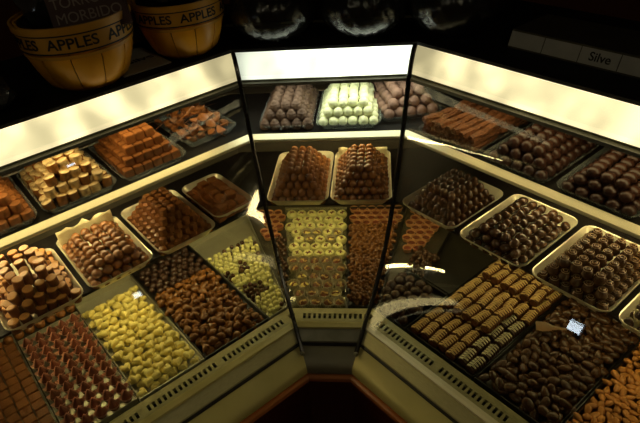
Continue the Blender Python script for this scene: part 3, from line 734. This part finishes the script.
# red cups: rear of centre deck left, right, and beyond the right post
RC = proto('chocolate_cup', [('chocolate_cup', combcup(.0098, .010)('chocolate_cup', C['comb'])), ('red_filling', piece_lathe([(.0082, .001), (.0085, .0065), (0, .0072)], 12)('red_filling', C['redcup']))])
def cups(x0, x1, d0, d1, label, group, limf=None):
    j = 0; d = d0
    while d < d1:
        x = x0+(.0108 if j % 2 else 0)
        while x < x1:
            if not limf or limf(x, d): drop(RC, local('C', x, d, .848) @ Matrix.Scale(1.09, 4), label, 'chocolate', group)
            x += .0234
        d += .0205; j += 1
cups(-.225, -.15, .30, .42, 'small round cup filled with red-brown chocolate at the back left of the centre deck', 'red cups back left', lambda x, d: x < -.086-.062*(d-.05)/.37-.012 and x > -(W+d*T)+.012)
cups(.036, .17, .335, .42, 'small round cup filled with red-brown chocolate behind the knobbly chocolates', 'red cups back right', lambda x, d: x < .088+.075*(d-.05)/.37)
cups(.17, .30, .25, .44, 'small round cup filled with red-brown chocolate just beyond the right corner post', 'red cups beyond the right post', lambda x, d: x > .105+.075*(d-.05)/.37+.014 and x < .10+.55*(d-.05))
KN = []
for sdd in range(2):
    bm = bmesh.new()
    for (x, y, z, r) in ((0, 0, .0055, .0062), (.0068, .001, .0048, .0048), (-.0058, .004, .0048, .005), (-.001, -.0066, .0048, .0048), (.001, .001, .011, .0042)):
        q = bmesh.ops.create_icosphere(bm, subdivisions=2, radius=r); bmesh.ops.translate(bm, vec=(x, y, z), verts=q['verts'])
    KN.append(proto('knobbly_chocolate', [('knobbly_chocolate', mesh_of(bm, 'knobbly_chocolate', C['nut'], True))]))
heap('C', cpoly(.042, .030, .094, .148, .056, .335), KN, .0163, 'knobbly brown nut cluster chocolate in the right bin of the centre deck', 'chocolate', 'knobbly nut clusters', layers=2, dz=.008, flip=.35, jit=.15, zf=lambda x, y: .004)
# brown beads left of the paper cases
heap('C', [(-.090, .050), (-.098, .05), (-.165, .30), (-.135, .30)], [BL[1]], .0125, 'small brown ball squeezed between the left post and the paper cases', 'sweet', 'brown beads by the left post', layers=1, flip=0)
# right deck, beside the post
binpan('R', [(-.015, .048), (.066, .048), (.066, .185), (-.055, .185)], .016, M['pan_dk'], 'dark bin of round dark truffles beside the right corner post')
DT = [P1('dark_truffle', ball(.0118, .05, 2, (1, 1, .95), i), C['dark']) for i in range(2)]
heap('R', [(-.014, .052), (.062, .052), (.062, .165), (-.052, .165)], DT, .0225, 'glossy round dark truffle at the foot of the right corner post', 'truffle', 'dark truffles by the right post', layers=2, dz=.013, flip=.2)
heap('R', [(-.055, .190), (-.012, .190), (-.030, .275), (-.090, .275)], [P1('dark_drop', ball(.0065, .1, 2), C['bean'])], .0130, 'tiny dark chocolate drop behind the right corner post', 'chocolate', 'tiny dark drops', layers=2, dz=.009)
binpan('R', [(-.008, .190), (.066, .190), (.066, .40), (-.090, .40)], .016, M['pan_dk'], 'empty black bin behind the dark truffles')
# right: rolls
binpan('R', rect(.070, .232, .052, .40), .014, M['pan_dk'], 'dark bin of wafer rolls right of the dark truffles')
LR = .0105
RG = [proto('wafer_roll', [('wafer_roll', roll(.040, LR, i)('wafer_roll', C['wafer'])), ('drizzle', drizzle(.040, LR, 6+i, 1.0, .0010)('drizzle', C['ydrizzle']))]) for i in range(2)]
RD = [proto('dark_roll', [('dark_roll', roll(.036, LR, 1)('dark_roll', C['dark'])), ('white_drizzle', drizzle(.036, LR, 5, .95, .0009)('white_drizzle', C['drizzle']))])]
for i in range(7):
    j = 0; d = .078
    while d < .40:
        u = .083+i*.0227
        dark = i >= 5 and d < .22
        m = local('R', u+rnd.uniform(-.001, .001), d+(i % 2)*.004, .849, rnd.uniform(-.12, .12))
        if dark: drop(RD[0], m, 'dark chocolate roll with white zigzag icing at the front of the wafer roll bin', 'chocolate roll', 'dark zigzag rolls')
        else: drop(rnd.choice(RG), m, 'golden brown wafer roll with fine icing threads in the right deck bin', 'wafer roll', 'golden wafer rolls')
        if not dark and (i*3+j) % 3 != 1 and i < 6 and d > .1:
            drop(rnd.choice(RG), local('R', u+.0113, d+.004, .8655, rnd.uniform(-.15, .15)), 'golden brown wafer roll with fine icing threads in the right deck bin', 'wafer roll', 'golden wafer rolls')
        d += .0425; j += 1
# right: beans
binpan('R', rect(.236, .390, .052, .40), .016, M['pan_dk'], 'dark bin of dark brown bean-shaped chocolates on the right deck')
BN = [P1('bean_chocolate', egg(.027, .0175, .0140, .2, .10, i), C['bean']) for i in range(3)]
heap('R', rect(.240, .386, .056, .395), BN, .0198, 'glossy dark brown bean-shaped chocolate in the right deck bin', 'chocolate', 'bean-shaped chocolates', layers=2, dz=.010, flip=.7, limit=290)
bm = bmesh.new(); sp_ = [(.0, .012), (.2, .0125), (.4, .011), (.55, .0055), (.75, .004), (1, .0035)]; rings = []
for t_, wd in sp_:
    y = -.02+t_*.055; rings.append([bm.verts.new(p) for p in ((-wd, y, .004), (-wd*.6, y, .0015), (wd*.6, y, .0015), (wd, y, .004), (wd*.6, y, .003), (-wd*.6, y, .003))])
for a, b2 in zip(rings, rings[1:]):
    for i in range(6): bm.faces.new((a[i], a[(i+1) % 6], b2[(i+1) % 6], b2[i]))
bm.faces.new(rings[0]); bm.faces.new(rings[-1])
o = obj('scoop', bm, C['scoop'], None, True); o.matrix_world = local('R', .268, .228, .8835, -PI*.30)
tag(o, 'small flat brown scoop lying on the bean-shaped chocolates', 'scoop')
# right: almonds
binpan('R', rect(.394, .56, .052, .40), .016, M['pan_dk'], 'bin of orange sugared almonds at the lower right corner')
AL = [P1('sugared_almond', egg(.0195, .0118, .0095, .25, .06, i), C['almond']) for i in range(3)]
heap('R', rect(.396, .556, .054, .36), AL, .0138, 'orange candied almond at the lower right corner', 'almond', 'orange almonds', layers=1, z0=.853, dz=.0075, flip=.4, limit=300, zf=lambda x, y: rnd.uniform(0, .003))
tag(binpan('R', rect(.3955, .5585, .0535, .3985), .0045, M['almondbed'], 'layer'), 'layer of broken orange almond pieces under the whole almonds', 'almonds', None, 'stuff').name = 'almond_pieces'

# ------------------------------------------------------------------ on top of the counters
def text_mesh(txt, size, ext, font_off=.0):
    cu = bpy.data.curves.new('t', 'FONT'); cu.body = txt; cu.size = size; cu.extrude = ext; cu.offset = font_off; cu.align_x = 'CENTER'; cu.align_y = 'CENTER'
    o = bpy.data.objects.new('t', cu); COL.objects.link(o); dg = bpy.context.evaluated_depsgraph_get()
    me = bpy.data.meshes.new_from_object(o.evaluated_get(dg)); bpy.data.objects.remove(o); bpy.data.curves.remove(cu); return me
def basket(s, u, d, R, label, phase, pack):
    z0 = 1.3532; loc = SP(s, u, d, z0)
    t = thing('apple_basket', label, 'basket', loc, phase, 'bushel baskets')
    H = .136*R/.1
    def rad(z):
        q = z/H; return R*(.60+.40*min(1, (q/.5))**.5) if q < .5 else R*(1.0+.06*(q-.5))
    NS = 11
    # staves: each a curved slat, one body mesh
    bm = bmesh.new()
    for k in range(NS):
        a0 = 2*PI*k/NS+.012; a1 = 2*PI*(k+1)/NS-.012; cols = []
        for q in range(5):
            a = a0+(a1-a0)*q/4; row = []
            for j in range(11):
                z = H*j/10; r = rad(z)*(1+.030*math.sin(PI*q/4)); row.append((a, r, z))
            cols.append(row)
        V = [[bm.verts.new((r*math.cos(a), r*math.sin(a), z+.001)) for a, r, z in row] for row in cols]
        Vi = [[bm.verts.new(((r-.003)*math.cos(a), (r-.003)*math.sin(a), z+.001)) for a, r, z in row] for row in cols]
        for i in range(4):
            for j in range(10):
                bm.faces.new((V[i][j], V[i+1][j], V[i+1][j+1], V[i][j+1])); bm.faces.new((Vi[i][j], Vi[i][j+1], Vi[i+1][j+1], Vi[i+1][j]))
        for side in (0, 4):
            for j in range(10): bm.faces.new((V[side][j], V[side][j+1], Vi[side][j+1], Vi[side][j]))
        for i in range(4): bm.faces.new((V[i][10], V[i+1][10], Vi[i+1][10], Vi[i][10])); bm.faces.new((V[i][0], V[i+1][0], Vi[i+1][0], Vi[i][0]))
    obj('staves', bm, M['wicker'], t, True, 40)
    bm = bmesh.new(); lathe(bm, [(0, .0005), (rad(0)-.001, .0005)]+[(rad(H*j/8)-.004, H*j/8+.001) for j in range(9)]+[(rad(H)-.007, H), (rad(0)-.01, .006), (0, .006)], 32, None, False); obj('inner_lining', bm, M['gap'], t, True, 50)
    def hoop(z1, z2, off, m, nm):
        bm = bmesh.new(); lathe(bm, [(rad(z1)+off, z1), (rad(z2)+off, z2), (rad(z2)+off-.004, z2), (rad(z1)+off-.004, z1), (rad(z1)+off, z1)], 48, None, False); return obj(nm, bm, m, t, True, 40)
    hoop(H*.585, H*.635, .004, M['hoop'], 'lower_hoop')
    hb = hoop(H*.66, H*.93, .006, M['hoop'], 'lettered_band')
    hoop(H*.93, H*1.03, .009, M['hoop'], 'rim_hoop')
    for zz in (.665, .905): hoop(H*zz, H*(zz+.02), .0068, M['ink'], 'band_line')
    Rb = rad(H*.8)+.0066
    for q in range(6):
        me = text_mesh('APPLES', H*.20, .0003, .0004)
        for v in me.vertices:
            a = v.co.x*1.12/Rb - PI/2 + q*PI/3; r = Rb+v.co.z; z = H*.795+v.co.y; v.co = Vector((r*math.cos(a), r*math.sin(a), z))
        me.materials.append(M['ink']); put('lettering', me, hb)
    # goods in the basket
    return t, loc, H, R
tb, lb, HB_, RB_ = basket('L', .150, .334, .088, 'wooden apple basket at the far left on the counter top, holding a package and bag', .4, True)
tb2, lb2, H2_, R2_ = basket('L', -.048, .330, .078, 'wooden apple basket next to the glass bowls, right one of the two baskets', .75, False)
def bag(loc, r, h, seed, label):
    bm = bmesh.new(); bmesh.ops.create_icosphere(bm, subdivisions=3, radius=1)
    for v in bm.verts:
        k = 1+.22*noise.noise(v.co*2.2+Vector((seed, 0, 0)))+.08*noise.noise(v.co*6+Vector((seed, 2, 0))); v.co = Vector((v.co.x*r*k, v.co.y*r*k, v.co.z*h*k))
    o = obj('sweet_bag', bm, M['bag'], None, True, 30); o.location = loc; tag(o, label, 'bag', 'cellophane bags'); return o
bag(lb+Vector((-.045, .01, .15)), .045, .055, 1, 'crinkled clear bag in the left apple basket, beside the brown package')
bag(lb2+Vector((.0, .0, .135)), .06, .05, 4, 'crinkled clear bag filling the right apple basket')
bag(SP('L', .315, .33, 1.3532+.028), .035, .030, 8, 'small crinkled bag on the counter top left of the baskets')
pk = thing('nougat_package', 'dark reddish-brown package reading TORRONE MORBIDO in the left basket', 'package', lb+Vector((.050, -.026, .096)), 0)
pk.rotation_euler = (math.radians(-20), math.radians(-4), math.radians(20))
bm = bmesh.new(); box(bm, -.062, .062, -.012, .012, 0, .09); bmesh.ops.bevel(bm, geom=bm.edges, offset=.002, segments=2, affect='EDGES'); obj('carton', bm, M['pack'], pk)
for i, (tx, zz) in enumerate((('TORRONE', .050), ('MORBIDO', .026))):
    me = text_mesh(tx, .0235, .0002)
    for v in me.vertices: v.co = Vector((v.co.x, -.0122-v.co.z, v.co.y+zz))
    me.materials.append(M['packink']); put('printed_line', me, pk)

def bowl(s, u, d, R, label, ph):
    loc = SP(s, u, d, 1.3532)
    t = thing('glass_bowl', label, 'bowl', loc, ph, 'cut-glass bowls')
    H = R*1.35; prof = []
    for j in range(17):
        q = j/16; ang = -PI/2+q*PI*.80; prof.append((max(.42*R, R*math.cos(ang)) if q < .3 else R*math.cos(ang), R*.70+R*.70*math.sin(ang)))
    prof = [(r, z) for r, z in prof]; inner = [(r-.004, z+.003) for r, z in prof[::-1]]
    def mod(a, j, r, z): return 1+.030*math.cos(20*a+z*130)
    bm = bmesh.new(); lathe(bm, prof+inner, 72, mod, True); obj('vessel', bm, M['bowl'], t, True, 60)
    bm = bmesh.new(); lathe(bm, [(R*.55, 0), (R*.55, .004), (R*.45, .008), (R*.40, .004)], 40, None, True); obj('foot', bm, M['bowl'], t, True, 50)
    zt = prof[-1][1]; rt_ = prof[-1][0]
    bm = bmesh.new(); lathe(bm, [(rt_, zt), (rt_+.006, zt+.004), (rt_+.004, zt+.010), (rt_-.004, zt+.008), (rt_-.004, zt)], 48, None, False); obj('rim', bm, M['bowl'], t, True, 50)
bowl('C', -.098, .316, .087, 'dark cut-glass bowl on top of the centre section, left one', 0)
bowl('C', .080, .316, .087, 'dark cut-glass bowl on top of the centre section, between the other two', .5)
bowl('R', -.080, .340, .090, 'dark cut-glass bowl on top of the right section, nearest the right corner post', 1.0)

# card rails along the tops
def card_rail(s, u0, u1, d, cards, label, textpos, txt, ztop=1.384):
    base = SP(s, (u0+u1)/2, d, 1.3532); t = thing('card_rail', label, 'rail', base, SEC[s][3]); hl = (u1-u0)/2; sg = -1 if s == 'L' else 1
    bm = bmesh.new(); hexa(bm, [(-hl, 0, 0), (hl, 0, 0), (hl, .12, 0), (-hl, .12, 0), (-hl, .012, .030), (hl, .012, .030), (hl, .12, .030), (-hl, .12, .030)]); obj('rail_body', bm, M['deckp'], t)
    wdt = 2*hl/cards; nrm = Vector((0, -.030, .012)).normalized()
    for i in range(cards):
        x0 = -hl+i*wdt+.0008; x1 = x0+wdt-.0016
        bm = bmesh.new(); n_ = nrm*.001
        P = [Vector(p) for p in ((x0, .0012, .003), (x1, .0012, .003), (x1, .0108, .027), (x0, .0108, .027))]
        hexa(bm, [p+nrm*.0002 for p in P]+[p+n_ for p in P]); obj('card', bm, M['card'], t)
    if not txt: return
    me = text_mesh(txt, .020, .0002, .0003)
    for v in me.vertices: v.co = Vector((v.co.x+textpos, .006+v.co.y*.36-.0013, .015+v.co.y*.9+.0006))+nrm*v.co.z
    me.materials.append(M['ink']); put('lettering', me, t)
card_rail('R', .040, .50, .336, 7, 'low rail of grey cards along the top of the right section', -.064, 'Silve')
card_rail('L', -.06, .16, .455, 3, 'low grey card rail behind the two apple baskets', .0, '')
t = thing('printed_card', 'grey printed card lying between the two apple baskets, reading Silve', 'card', SP('L', .056, .362, 1.3532), SEC['L'][3])
bm = bmesh.new(); box(bm, -.048, .048, -.068, .068, 0, .002); obj('sheet', bm, M['card2'], t)
bm = bmesh.new(); box(bm, -.047, .047, .004, .060, .0021, .0025); obj('pale_field', bm, M['card3'], t)
me = text_mesh('Silve', .030, .0002, .0008)
for v in me.vertices: v.co = Vector((v.co.x*1.0+.012, v.co.y*.9-.006, .0024+v.co.z))
me.materials.append(M['ink']); put('lettering', me, t)
bm = bmesh.new(); a = ulim('C', .40); box(bm, -.23, .22, .412, .415, 1.3532, 1.3575); tag(obj('edge_glint', bm, M['tray']), 'thin pale strip painting the glint along the ledge behind the glass bowls', 'glint')  # pale strip stands in for the specular line on the black ledge
print('COUNT', COUNT, len(bpy.data.objects))
